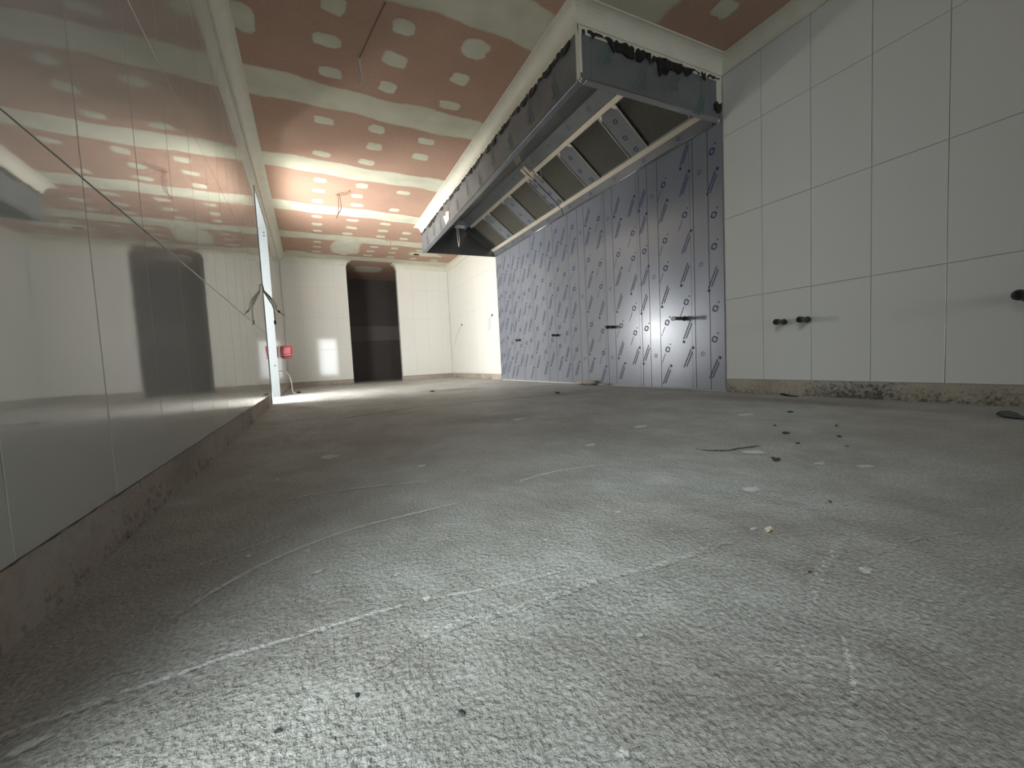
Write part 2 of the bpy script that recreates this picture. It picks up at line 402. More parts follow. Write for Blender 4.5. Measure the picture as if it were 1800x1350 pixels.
def patch(cx, cy, rx, ry, ang=0, sq=0.3, zoff=0.002):
    n = 18; V = [(cx, cy, H - zoff)]; A_ = [1.0]; F = []
    jit = [random.uniform(0.9, 1.08) for _ in range(n)]
    for rr, fe, zz in ((0.72, 1.0, zoff), (1.0, 0.0, zoff * 0.3)):
        for k in range(n):
            t = 2 * math.pi * k / n; c, s = math.cos(t), math.sin(t)
            q = (abs(c) ** (2 / sq * 0.5 + 1) + abs(s) ** (2 / sq * 0.5 + 1)) ** (-1 / (2 / sq * 0.5 + 1))
            px, py = c * q * rx * rr * jit[k], s * q * ry * rr * jit[k]
            V.append((cx + px * math.cos(ang) - py * math.sin(ang), cy + px * math.sin(ang) + py * math.cos(ang), H - zz)); A_.append(fe)
    for k in range(n):
        j = (k + 1) % n; F += [(0, 1 + k, 1 + j), (1 + k, 1 + n + k, 1 + n + j, 1 + j)]
    o = mesh_obj('plaster_dab', V, F, mComp, ceil, True); set_fe(o, A_); return o
for y in JY:
    if y < -3 or y > YB: continue
    if HN - 0.2 < y < 6.1: band(A, 1.62, y, 0.165)
    else: band(A, B, y, 0.165)
# wall-edge filling bands along the cornice
def dab_ok(x, y): return not (x > 1.5 and 1.8 < y < 6.2)
for k in range(-3, 6):
    for j, oy in enumerate((0.31, 0.61, 0.92)):
        for ci, x in enumerate((-0.20, 0.26, 0.70, 1.165, 1.54, 2.0, 2.45)):
            y = 1.05 + 1.2 * k + oy
            if y < -2 or y > 8.3 or not dab_ok(x, y): continue
            if ci == 0: continue
            if ci == 4 and y < 4.2: continue
            if random.random() < 0.06: continue
            big = 1.25 if (ci == 3 and k == 1 and j == 0) else 1
            patch(x + random.uniform(-.025, .025), y + random.uniform(-.02, .02), random.uniform(.068, .092) * big, random.uniform(.055, .075) * big, random.uniform(-.15, .15))
patch(0.72, 7.55, 0.26, 0.46, sq=0.3, zoff=0.0017); patch(1.87, 1.83, 0.30, 0.15, sq=0.3, zoff=0.0017); patch(-0.05, 8.1, 0.2, 0.12); patch(2.1, 7.6, 0.3, 0.14, sq=0.35)
patch(-0.21, 2.88, 0.075, 0.12); patch(1.3, 9.1, 0.3, 0.3, sq=0.3)
# compound band on the passage's far wall
V, F, A_ = [], [], []
for i in range(13):
    x = -0.28 + 3.76 * i / 12
    for z, fe in ((0.96, 0), (1.0, 1), (1.26, 1), (1.31, 0)): V.append((x, 10.1985, z + random.uniform(-.008, .008))); A_.append(fe)
for i in range(12):
    for j in range(3): F.append((i * 4 + j, i * 4 + j + 1, i * 4 + 5 + j, i * 4 + 4 + j))
o = mesh_obj('joint_compound_band', V, F, simple('grey_filler', (0.15, 0.13, 0.12), 0.6), wallP, True)

# cove cornice -----------------------------------------
zc = 2.34
prof = [(0.0, zc), (0.010, zc)] + [(0.092 - 0.080 * math.cos(a), zc + 0.004 + 0.080 * math.sin(a)) for a in [math.pi / 2 * k / 7 for k in range(8)]] + [(0.094, H - 0.0005), (0, H - 0.0005)]
paths = [([(A, YR), (A, YB), (DP[0], YB), (DP[0], YB + 0.12)],
          ['cove cornice along the top of the long left wall', 'cove cornice above the back wall left of the passage', 'short cornice return on the left jamb of the passage']),
         ([(DP[1], YB + 0.12), (DP[1], YB), (B, YB), hC_, hD_, hA, hB_, (B, YR)],
          ['short cornice return on the right jamb of the passage', 'cove cornice above the back wall right of the passage', 'cove cornice above the right wall beyond the hood',
           'cove cornice around the far end of the hood', 'long cove cornice along the front of the hood', 'cove cornice across the near end of the hood', 'cove cornice above the near right wall tiles'])]
ti = 0
for pth, labels in paths:
    path = [Vector(p) for p in pth]
    def seg_n(i):
        d = (path[i + 1] - path[i]).normalized(); return Vector((d.y, -d.x))
    for i in range(len(path) - 1):
        ends = []
        for v in (i, i + 1):
            n = seg_n(i)
            if 0 < v < len(path) - 1:
                n1, n2 = seg_n(v - 1), seg_n(v); n = (n1 + n2) / (1 + n1.dot(n2))
            ends.append([(path[v].x + n.x * o_, path[v].y + n.y * o_, z) for (o_, z) in prof])
        m_ = len(prof); V = ends[0] + ends[1]
        F = [(k, (k + 1) % m_, m_ + (k + 1) % m_, m_ + k) for k in range(m_)] + [tuple(range(m_)), tuple(range(m_, 2 * m_))[::-1]]
        ti += 1
        o = mesh_obj('trim_%d' % ti, V, F, mCornice); tag(o, labels[i], 'cornice', kind='structure')

# doorway linings in the left wall ---------------------
def lining(name, d, label):
    r = empty(name, (A, (d[0] + d[1]) / 2, 0), label, 'doorway', kind='structure')
    inv = Vector((-A, -(d[0] + d[1]) / 2, 0))
    for (nm, bx) in (('jamb', (xl0 - 0.01, A + 0.003, d[0] - 0.012, d[0] + 0.012, 0, 2.13)), ('jamb', (xl0 - 0.01, A + 0.003, d[1] - 0.014, d[1] + 0.012, 0, 2.13)),
                     ('door_head', (xl0 - 0.01, A + 0.003, d[0] + 0.012, d[1] - 0.014, 2.106, 2.13))):
        slab(nm, [(bx[0] + inv.x, bx[1] + inv.x, bx[2] + inv.y, bx[3] + inv.y, bx[4], bx[5])], mJamb, r)
    return r
dl = lining('door_1', D1, 'open doorway with white metal jamb in the left wall')
for z in (0.40, 2.02, 2.06):                                   # screw holes on the far jamb
    V, F = tube_geo([(-0.03, D1[1] - 0.0145 - 5.23, z), (-0.03, D1[1] - 0.0135 - 5.23, z)], 0.010, 10, False)
    mesh_obj('screw_hole', V, F, mPipeIn, dl)
lining('door_2', D2, 'open doorway in the left wall just behind the camera')

# ------------------------------------------------------------------ steel cladding
clad = empty('steel_cladding', (B, 3.97, 0), 'full-height stainless steel sheets under blue printed protective film below the hood', 'wall cladding')
O = Vector((B, 3.97, 0))
def ink_ring(V, F, y, z, r=0.026, face=lambda y, z: (0, y, z)):
    for a0, a1 in ((0.25, 2.75), (3.4, 5.9)):
        k = 9; n = len(V)
        for i in range(k + 1):
            a = a0 + (a1 - a0) * i / k; t = 0.0105
            for rr in (r - t, r): V.append(face(y + math.cos(a) * rr, z + math.sin(a) * rr))
        for i in range(k): F.append((n + 2 * i, n + 2 * i + 1, n + 2 * i + 3, n + 2 * i + 2))
        n = len(V); a = a1 + 0.1                                   # arrow head
        for rr, aa in ((r - 0.021, a - 0.1), (r + 0.010, a - 0.1), (r - 0.005, a + 0.5)): V.append(face(y + math.cos(aa) * rr, z + math.sin(aa) * rr))
        F.append((n, n + 1, n + 2))
def ink_bar(V, F, y, z, L, wd, ang, face, glyph=True):
    c, s = math.cos(ang), math.sin(ang); p = -L / 2
    while p < L / 2:
        g_ = random.uniform(0.006, 0.016) if glyph else L
        q = min(p + g_, L / 2); n = len(V)
        for (u, v) in ((p, -wd / 2), (q, -wd / 2), (q, wd / 2), (p, wd / 2)): V.append(face(y + u * c - v * s, z + u * s + v * c))
        F.append((n, n + 1, n + 2, n + 3)); p = q + 0.0022
def ink_text(V, F, y, z, face, ang=2.02, L=0.17, sgn=1):
    # two lines of slanted print with a block logo at one end
    c, s = math.cos(ang), math.sin(ang)
    for off in (-0.013, 0.009):
        ink_bar(V, F, y - s * off, z + c * off, L * (1 if off < 0 else 0.8), 0.012, ang, face)
    k = (L / 2 + 0.018) * sgn
    ink_bar(V, F, y + c * k, z + s * k, 0.022, 0.024, ang, face, False)
def flip(y, z): return (-0.0028, y - O.y, z)
# sheets: (y0, y1, print columns, faint)
SH = [(1.965, 2.09, [2.045], 0), (2.09, 2.225, [2.16], 1), (2.225, 2.59, [2.30, 2.52], 0), (2.59, 2.71, [2.65], 1), (2.71, 2.81, [2.76], 0), (2.81, 3.18, [2.90, 3.10], 0),
      (3.18, 3.30, [3.24], 1), (3.30, 3.65, [3.38, 3.57], 0), (3.65, 3.77, [3.71], 1), (3.77, 3.96, [3.86], 0), (3.96, 4.29, [4.05, 4.20], 0), (4.29, 4.47, [4.38], 0),
      (4.47, 4.84, [4.56, 4.75], 0), (4.84, 5.15, [4.93, 5.07], 0), (5.15, 5.45, [5.24, 5.38], 0), (5.45, 5.73, [5.53, 5.66], 0), (5.73, 5.975, [5.82, 5.92], 0)]
ci = 0
for (y0, y1, cols, faint) in SH:
    yy0, yy1 = y0 - O.y, y1 - O.y
    sh = slab('steel_sheet', [(-0.0018, 0.0075, yy0 + 0.0012, yy1 - 0.0012, 0.012, 2.06)], mSteelFilm, clad)
    V, F = boxes([(-0.0023, -0.0017, yy1 - 0.0045, yy1 - 0.0008, 0.012, 2.05)])
    if (y1 - y0) > 0.2:
        V2, F2 = boxes([(-0.0022, -0.0017, yy0 + 0.030, yy0 + 0.0318, 0.012, 2.05)]); F += [tuple(i + len(V) for i in f) for f in F2]; V += V2
    mesh_obj('film_edge', V, F, mLine, sh)
    V, F = [], []
    for yc in cols:
        if faint:
            for k in range(3): ink_ring(V, F, yc, 0.30 + 0.72 * k, 0.02, flip)
            continue
        for k in range(-1, 8):
            z = 0.412 + 0.2394 * k + (0.12 * (ci % 3 == 1)) - 0.03 * (ci % 4)
            if z < 0.09 or z > 1.95: continue
            t = (k + (0 if ci % 2 == 0 else 1)) % 3
            ring = (t in (0, 1)) if ci % 2 == 0 else (t == 2)
            yo = yc + random.uniform(-.008, .008)
            if ring:
                ink_ring(V, F, yo, z, 0.026, flip)
                if y1 - y0 > 0.15: ink_bar(V, F, yo + 0.045, z - 0.075, 0.09, 0.007, 2.02, flip)
                ink_bar(V, F, yo - 0.03, z + 0.045, 0.012, 0.012, 0, flip, False)
            else: ink_text(V, F, yo, z, flip, sgn=1 if k % 2 else -1)
        ci += 1
    if V: mesh_obj('printed_marks', V, F, mInkFaint if faint else mInk, sh)
# ------------------------------------------------------------------ extractor hood
HO = Vector((2.2, 4.0, 2.03))
hood = empty('extractor_hood', HO, 'long stainless kitchen extractor hood with six mesh filters under the ceiling', 'hood')
def L(p): return Vector(p) - HO
zb, zt = 2.03, H + 0.012
LIPX = lambda y: hA[0] + (hD_[0] - hA[0]) * (y - hA[1]) / (hD_[1] - hA[1])
def hx(name, p, m, bevel=0.0, parent=None):
    return hexa([L(q) for q in p], name, m, parent or hood, bevel)
t_ = 0.018
# outer skins
front = hx('front_panel', [(hA[0], hA[1], zb), (hA[0] + t_, hA[1], zb), (hD_[0] + t_, hD_[1], zb), (hD_[0], hD_[1], zb),
                   (hA[0], hA[1], zt), (hA[0] + t_, hA[1], zt), (hD_[0] + t_, hD_[1], zt), (hD_[0], hD_[1], zt)], mHoodFilm)
yn = lambda x: hA[1] + (hB_[1] - hA[1]) * (x - hA[0]) / (hB_[0] - hA[0])
yf = lambda x: hD_[1] + (hC_[1] - hD_[1]) * (x - hD_[0]) / (hC_[0] - hD_[0])
x0 = hA[0] + t_; x1 = hB_[0]
near = hx('side_panel', [(x0, yn(x0), zb), (x1, yn(x1), zb), (x1, yn(x1) + t_, zb), (x0, yn(x0) + t_, zb), (x0, yn(x0), 2.62), (x1, yn(x1), 2.62), (x1, yn(x1) + t_, 2.62), (x0, yn(x0) + t_, 2.62)], mHoodFilm)
x0 = hD_[0] + t_
far = hx('side_panel', [(x0, yf(x0) - t_, zb), (x1, yf(x1) - t_, zb), (x1, yf(x1), zb), (x0, yf(x0), zb), (x0, yf(x0) - t_, 2.62), (x1, yf(x1) - t_, 2.62), (x1, yf(x1), 2.62), (x0, yf(x0), 2.62)], mHoodDark)
# cross-section points
def FP(t, off=0.0):          # along the filter slope: t=0 top of filters, t=1 bottom; off = distance towards the room (down-left)
    x, z = 2.427 + 0.373 * t, 2.418 - 0.278 * t
    return x - 0.5976 * off, z - 0.8018 * off
apx = FP(-0.38)
YM = 4.008
def sloped(name, t0, t1, y0, y1, off, th, m, bevel=0.0):
    a, b_, c, d = FP(t0, off), FP(t1, off), FP(t1, off - th), FP(t0, off - th)
    return hx(name, [(a[0], y0, a[1]), (b_[0], y0, b_[1]), (b_[0], y1, b_[1]), (a[0], y1, a[1]), (d[0], y0, d[1]), (c[0], y0, c[1]), (c[0], y1, c[1]), (d[0], y1, d[1])], m, bevel)
y0h, y1h = 2.03, 5.985
for (ya, yb) in ((y0h, YM - 0.006), (YM + 0.006, y1h)):
    lx0, lx1 = LIPX(ya) + 0.05, LIPX(yb) + 0.05
    hx('inner_panel', [(lx0, ya, zb + 0.012), (apx[0], ya, apx[1]), (apx[0], yb, apx[1]), (lx1, yb, zb + 0.012),
                       (lx0, ya, zb + 0.022), (apx[0], ya, apx[1] + 0.012), (apx[0], yb, apx[1] + 0.012), (lx1, yb, zb + 0.022)], mHoodDark)
    st = sloped('top_strip', -0.38, -0.10, ya, yb - (0.10 if yb > 5 else 0), 0.0, 0.01, mHoodFilm)
    # print on the strip
    V, F = [], []
    def fs(y, q):
        x, z = FP(q, 0.0012); return L((x, y, z))
    yy = ya + 0.25
    while yy < yb - 0.15:
        ink_ring(V, F, yy, -0.24, 0.024, lambda y, z: fs(y, -0.24 + (z + 0.24) / 0.465)); yy += random.choice((0.26, 0.34, 0.30))
    mesh_obj('printed_marks', V, F, mInkGreen, st)
    sloped('filter_rail', -0.105, 0.0, ya, yb - (0.12 if yb > 5 else 0), 0.012, 0.02, mRail, 0.004)
    sloped('filter_rail', 0.985, 1.09, ya + 0.0, yb, 0.012, 0.02, mRail, 0.004)
    # gutter from filters to wall
    g0 = FP(1.08, 0.004)
    gt = hx('grease_gutter', [(g0[0], ya, g0[1]), (2.852, ya, 2.040), (2.852, yb, 2.040), (g0[0], yb, g0[1]),
                         (g0[0] + 0.008, ya, g0[1] + 0.008), (2.860, ya, 2.052), (2.860, yb, 2.052), (g0[0] + 0.008, yb, g0[1] + 0.008)], mGutter)
    V, F = [], []
    yy = ya + 0.3
    while yy < yb - 0.15:
        def fg(y, z):
            u = 0.5 + z / 0.09; return L((g0[0] + (2.852 - g0[0]) * u - 0.0012, y, g0[1] + (2.040 - g0[1]) * u - 0.0012))
        ink_ring(V, F, yy, 0.0, 0.020, fg); yy += random.choice((0.24, 0.38, 0.3))
    mesh_obj('printed_marks', V, F, mInk, gt)
    V, F = tube_geo([L((2.853, ya, 2.034)), L((2.853, yb, 2.034))], 0.008, 8, False)
    mesh_obj('gutter_lip', V, F, mSteel, hood, True)
sloped('joint_strip', -0.20, 1.0, YM - 0.006, YM + 0.006, -0.004, 0.01, mPipeIn)
for s_ in (-1, 1):                                              # rail stubs either side of the joint
    ya, yb = (YM - 0.055, YM - 0.007) if s_ < 0 else (YM + 0.007, YM + 0.055)
    sloped('rail_bracket', -0.30, -0.10, ya, yb, 0.012, 0.012, mRail, 0.003)
FL = [(2.165, 2.62), (2.82, 3.26), (3.47, 3.90), (4.115, 4.55), (4.78, 5.20), (5.415, 5.79)]
for (ya, yb) in FL:
    f_ = sloped('mesh_filter', 0.02, 0.975, ya + 0.012, yb - 0.012, -0.012, 0.02, mMesh)
    for (c, d) in ((ya, ya + 0.013), (yb - 0.013, yb)):
        q = sloped('filter_frame', 0.0, 1.0, c, d, 0.006, 0.02, mSteel); q.parent = f_
edges_ = [(y0h, FL[0][0])] + [(FL[i][1], FL[i + 1][0]) for i in range(5)] + [(FL[5][1], y1h)]
for i, (ya, yb) in enumerate(edges_):
    if i == 3:
        sp_ = [(ya, YM - 0.006), (YM + 0.006, yb)]
    else: sp_ = [(ya, yb)]
    for (c, d) in sp_:
        if i == 6: sloped('end_panel', -0.1, 1.0, c, d, -0.004, 0.01, mHoodDark); continue
        p_ = sloped('spacer_panel', 0.0, 1.0, c + 0.002, d - 0.002, 0.0, 0.012, mHoodFilm)
        if d - c > 0.08:
            V, F = [], []
            for q in (0.25, 0.6, 0.9):
                ink_ring(V, F, (c + d) / 2 + random.uniform(-.03, .03), q, 0.024, lambda y, z, q=q: L((FP(q + (z - q) / 0.465, 0.0014)[0], y, FP(q + (z - q) / 0.465, 0.0014)[1])))
            mesh_obj('printed_marks', V, F, mInk, p_)
            # cut-corner stiffener
            for y_, sg in ((c, 1), (d, -1)):
                a, b_ = FP(0.0, 0.004), FP(0.10, 0.004)
                mesh_obj('corner_gusset', [L((a[0], y_, a[1])), L((a[0], y_ + sg * 0.045, a[1])), L((b_[0], y_, b_[1])), L((a[0], y_, a[1] + 0.003)), L((a[0], y_ + sg * 0.045, a[1] + 0.003)), L((b_[0], y_, b_[1] + 0.003))],
                         [(0, 1, 2), (3, 5, 4), (0, 3, 4, 1), (1, 4, 5, 2), (2, 5, 3, 0)], mRail, hood)
for k in range(3):                                              # cable knock-outs near the front lip
    y_ = 2.70 + 0.055 * k; x_ = LIPX(y_) + 0.085; z_ = zb + 0.012 + (x_ - LIPX(y_) - 0.05) * 0.78
    V, F = tube_geo([L((x_ + 0.0012, y_, z_ - 0.0016)), L((x_ - 0.004, y_, z_ + 0.004))], 0.013, 12, False)
    mesh_obj('knockout_hole', V, F, mPipeIn, hood)
# bottom lips
lx = 0.052
hx('front_lip', [(hA[0], hA[1], zb - 0.004), (hA[0] + lx, hA[1], zb - 0.004), (hD_[0] + lx, hD_[1], zb - 0.004), (hD_[0], hD_[1], zb - 0.004),
                 (hA[0], hA[1], zb + 0.014), (hA[0] + lx, hA[1], zb + 0.014), (hD_[0] + lx, hD_[1], zb + 0.014), (hD_[0], hD_[1], zb + 0.014)], mHoodFilm, 0.004)
x0, x1 = hA[0] + lx, 2.845
hx('end_lip', [(x0, yn(x0) - 0.001, zb - 0.003), (x1, yn(x1) - 0.001, zb - 0.003), (x1, yn(x1) + 0.045, zb - 0.003), (x0, yn(x0) + 0.045, zb - 0.003),
               (x0, yn(x0) - 0.001, zb + 0.016), (x1, yn(x1) - 0.001, zb + 0.016), (x1, yn(x1) + 0.045, zb + 0.016), (x0, yn(x0) + 0.045, zb + 0.016)], mSteel, 0.004)
for p in ((hA[0] + 0.012, hA[1] + 0.0), (2.84, yn(2.84) + 0.005), (hD_[0] + 0.01, hD_[1] - 0.01)):
    V, F = tube_geo([L((p[0], p[1], zb - 0.022)), L((p[0], p[1], zb + 0.03))], 0.009, 12, False)
    mesh_obj('corner_bolt', V, F, mSteel, hood, True)
# plaster strip and torn black sealant along the top of the skins
def skin_pt(kind, u, z, off):
    if kind == 'front':
        y = hA[1] + (hD_[1] - hA[1]) * u; return L((LIPX(y) - off, y, z))
    x = hA[0] + (hB_[0] - hA[0]) * u; return L((x, yn(x) - off, z))
def ragged(kind, u0, u1, z0, dep, n, m, name, parent, off=0.004, thick=0.004, seed=1, holes=0.0):
    rnd = random.Random(seed); V, F = [], []; lo = dep * 0.5; hi = 0
    for i in range(n + 1):
        u = u0 + (u1 - u0) * i / n
        lo = min(max(lo + rnd.uniform(-0.5, 0.5) * dep, dep * 0.12), dep); hi = rnd.uniform(-0.3, 0.25) * dep * 0.5
        o_ = off + rnd.uniform(0, 0.008)
        for z, of in ((z0 + hi, o_), (z0 + hi, o_ + thick), (z0 - lo, o_ + thick), (z0 - lo, o_)): V.append(skin_pt(kind, u, z, of))
    for i in range(n):
        if rnd.random() < holes: continue
        for k in range(4):
            j = (k + 1) % 4; F.append((4 * i + k, 4 * i + j, 4 * i + 4 + j, 4 * i + 4 + k))
    return mesh_obj(name, V, F, m, parent)
def strip(kind, u0, u1, z0, z1, off, m, name, parent):
    V = [skin_pt(kind, u, z, o_) for u in (u0, u1) for (z, o_) in ((z0, 0.0), (z0, off), (z1, off), (z1, 0.0))]
    F = [(0, 1, 5, 4), (1, 2, 6, 5), (2, 3, 7, 6), (3, 0, 4, 7), (0, 3, 2, 1), (4, 5, 6, 7)]
    return mesh_obj(name, V, F, m, parent)
strip('near', 0.0, 1.0, 2.295, 2.345, 0.003, mCornice, 'plaster_edge', near); strip('front', 0.0, 1.0, 2.31, 2.345, 0.003, mCornice, 'plaster_edge', front)
ragged('near', 0.02, 0.97, 2.315, 0.075, 60, mBlack, 'torn_sealant', near, seed=3, holes=0.05)
ragged('near', 0.50, 0.60, 2.29, 0.11, 8, mBlack, 'torn_sealant', near, seed=5)
ragged('front', 0.02, 0.64, 2.31, 0.05, 120, mBlack, 'torn_sealant', front, seed=9, holes=0.14)
ragged('front', 0.66, 0.995, 2.31, 0.06, 80, mBlack, 'torn_sealant', front, seed=12, holes=0.06)
ragged('near', 0.93, 0.985, 2.14, 0.07, 5, mBlack, 'torn_sealant', near, seed=15)
strip('near', 0.0, 0.016, zb, 2.34, 0.004, mCornice, 'plaster_edge', near); strip('front', 0.0, 0.006, zb, 2.34, 0.004, mCornice, 'plaster_edge', front)
strip('near', 0.955, 0.998, 2.09, 2.33, 0.002, mCornice, 'plaster_edge', near)
def film(kind, par, marks, lines, m):
    V, F = [], []
    ln = (hB_[0] - hA[0]) if kind == 'near' else (hD_[1] - hA[1])
    def fc(y, z): return skin_pt(kind, y / ln, z, 0.0016)
    for (u, z, t) in marks:
        for off in (0, 0.018, 0.04, 0.056):
            ink_bar(V, F, u * ln + off * 0.8, z - off * 0.5, 0.19 - off, 0.006 if off < .03 else 0.011, t, fc)
        ink_bar(V, F, u * ln + 0.055, z - 0.05, 0.03, 0.03, t, fc, False)
    mesh_obj('printed_marks', V, F, m, par)
    V, F = [], []
    for u in lines:
        n = len(V)
        for (du, z) in ((0, zb + .02), (0.0016 / ln, zb + .02), (0.0016 / ln, 2.29), (0, 2.29)): V.append(skin_pt(kind, u + du, z, 0.0014))
        F.append((n, n + 1, n + 2, n + 3))
    mesh_obj('film_edge', V, F, mLine, par)
film('near', near, [(0.14, 2.24, 1.0), (0.36, 2.14, 1.0), (0.60, 2.20, 1.0), (0.80, 2.10, 1.0)], [0.07, 0.42, 0.545, 0.83, 0.90], mInkGreen)
film('front', front, [(0.06 + 0.085 * k, 2.14 + 0.03 * (k % 2), 1.2) for k in range(11)], [0.12, 0.30, 0.47, 0.66, 0.82], mInkGreen)
mesh_obj('peeled_film', [skin_pt('front', 0.655 + 0.012 * k, 2.07 + 0.10 * v - 0.008 * k, 0.006 + 0.03 * v * (k % 2)) for k in range(4) for v in (0, 1)],
         [(0, 2, 3, 1), (2, 4, 5, 3), (4, 6, 7, 5)], mWhiteCable, front)

# ------------------------------------------------------------------ pipe stubs
def stub(loc, length, r, label, cap, group):
    o = empty('pipe_stub', loc, label, 'pipe', group)
    V, F = tube_geo([(0.006, 0, 0), (-length, 0, 0)], r, 16, False); body = mesh_obj('pipe', V, F, mPipe, o, True)
    V, F = tube_geo([(-0.012, 0, 0), (-0.030, 0, 0)], r * 1.45, 6, False); mesh_obj('nut', V, F, mPipe, o)
    if cap:
        V, F = tube_geo([(-length + 0.002, 0, 0), (-length - 0.014, 0, 0)], r * 1.25, 16, False); mesh_obj('end_cap', V, F, mCap, o, True)
    else:
        V, F = tube_geo([(-length + 0.03, 0, 0), (-length - 0.004, 0, 0)], r * 1.35, 16, False); mesh_obj('collar', V, F, mPipe, o, True)
        V, F = tube_geo([(-length - 0.003, 0, 0), (-length - 0.0055, 0, 0)], r * 0.8, 16, False); mesh_obj('bore', V, F, mPipeIn, o, True)
    return o
gp = 'pipe stubs along the steel cladding'
stub((B - 0.004, 2.31, 0.604), 0.15, 0.0145, 'dark pipe stub with white cap, nearest on the steel cladding', True, gp)
stub((B - 0.004, 3.20, 0.617), 0.095, 0.0125, 'second dark pipe stub from the near end of the steel cladding', False, gp)
stub((B - 0.004, 4.23, 0.612), 0.095, 0.0125, 'third dark pipe stub from the near end of the steel cladding', False, gp)
stub((B - 0.004, 5.25, 0.618), 0.075, 0.0125, 'farthest dark pipe stub on the steel cladding', False, gp)
gp = 'pipe stubs on the right tile wall'
stub((B, 1.53, 0.492), 0.11, 0.014, 'left of the paired black pipe stubs on the right tiles', False, gp)
stub((B, 1.39, 0.492), 0.11, 0.014, 'right of the paired black pipe stubs on the right tiles', False, gp)
stub((B, 0.525, 0.50), 0.12, 0.017, 'single black pipe stub at the right edge of the photo', False, gp)

# ------------------------------------------------------------------ cables
def cable(name, loc, runs, r, m, label, group=None, tips=None):
    o = empty(name, loc, label, 'cable', group); l = Vector(loc)
    for k, run in enumerate(runs):
        tube('strand', [Vector(p) - l for p in run], r, m, o, 7)
    for (p, q) in (tips or []):
        tube('tape_end', [Vector(p) - l, Vector(q) - l], r * 1.7, mPipeIn, o, 7, False)
    return o
gc = 'loose cables hanging from the ceiling'
cable('ceiling_cable', (0.455, 2.94, H), [[(0.455, 2.94, H + 0.002), (0.456, 2.94, 2.36), (0.462, 2.935, 2.30), (0.452, 2.94, 2.258)]], 0.0105, mWhiteCable, 'thick pale cable end hanging straight from the near pink ceiling', gc)
o = tube('strand', [Vector((0.545, 2.44, H - 0.002)) - Vector((0.455, 2.94, H)), Vector((0.505, 2.66, H - 0.002)) - Vector((0.455, 2.94, H)), Vector((0, 0, -0.002))], 0.004, mRedCable, None, 6); o.parent = bpy.data.objects['ceiling_cable']
cable('ceiling_cable', (0.47, 5.2, H), [[(0.58, 5.12, H), (0.565, 5.14, 2.415), (0.53, 5.2, 2.40), (0.47, 5.24, 2.405), (0.43, 5.24, 2.40)], [(0.455, 5.22, 2.41), (0.455, 5.2, 2.30), (0.445, 5.2, 2.18), (0.417, 5.2, 2.105)],
       [(0.47, 5.22, 2.41), (0.478, 5.2, 2.33), (0.475, 5.2, 2.22), (0.43, 5.2, 2.15)]], 0.0045, mRedCable, 'brown looped cable hanging from the middle of the pink ceiling', gc)
cable('ceiling_cable', (1.3, 6.7, H), [[(1.30, 6.7, H + 0.002), (1.31, 6.7, 2.38), (1.335, 6.69, 2.295)], [(1.30, 6.7, H + 0.002), (1.27, 6.7, 2.40), (1.275, 6.7, 2.34)]], 0.004, mRedCable, 'short thin cable hanging from the ceiling near the hood end', gc)
gc = 'loose cables inside the hood'
cable('hood_cable', (2.35, 3.8, 2.5), [[(2.28, 3.76, 2.505), (2.30, 3.79, 2.42), (2.36, 3.8, 2.33), (2.41, 3.8, 2.27), (2.44, 3.81, 2.33), (2.42, 3.8, 2.40)], [(2.20, 3.78, 2.44), (2.26, 3.8, 2.39), (2.33, 3.8, 2.36), (2.37, 3.8, 2.29), (2.39, 3.81, 2.25)]], 0.004, mWhiteCable, 'pale looped cable dangling among the hood filters', gc)
cable('hood_cable', (2.09, 5.6, 2.36), [[(2.08, 5.6, 2.325), (2.075, 5.6, 2.26), (2.085, 5.6, 2.12), (2.095, 5.6, 2.03)], [(2.095, 5.6, 2.335), (2.10, 5.6, 2.25), (2.11, 5.6, 2.12), (2.095, 5.6, 2.03)]], 0.005, mWhiteCable, 'pale cable hanging at the dark far end of the hood', gc)
cable('wall_cable', (A, 4.5, 1.1), [[(A - 0.003, 4.5, 1.17), (A + 0.012, 4.5, 1.15), (A + 0.02, 4.5, 1.10), (-0.285, 4.5, 1.03), (-0.24, 4.5, 0.93), (-0.176, 4.5, 0.868)],
       [(A + 0.015, 4.5, 1.10), (-0.29, 4.49, 1.01), (-0.262, 4.5, 0.93), (-0.26, 4.5, 0.79)], [(A + 0.015, 4.505, 1.11), (-0.275, 4.505, 1.035), (-0.235, 4.505, 0.95)]], 0.006, mGreyCable,
      'bundle of grey cables poking out of the glossy left wall beside the doorway', tips=[((-0.228, 4.5, 0.915), (-0.214, 4.5, 0.90)), ((-0.261, 4.5, 0.82), (-0.260, 4.5, 0.785))])
cable('floor_cable', (-0.25, 6.38, 0), [[(A - 0.002, 6.4, 0.33), (-0.305, 6.4, 0.32), (-0.256, 6.4, 0.26), (-0.235, 6.4, 0.17), (-0.228, 6.4, 0.05), (-0.212, 6.4, 0.010), (-0.18, 6.4, 0.007)]], 0.0065, mWhiteCable,
      'white cable curving from the left wall down to the floor below the red box', tips=[((-0.18, 6.4, 0.012), (-0.13, 6.4, 0.012))])
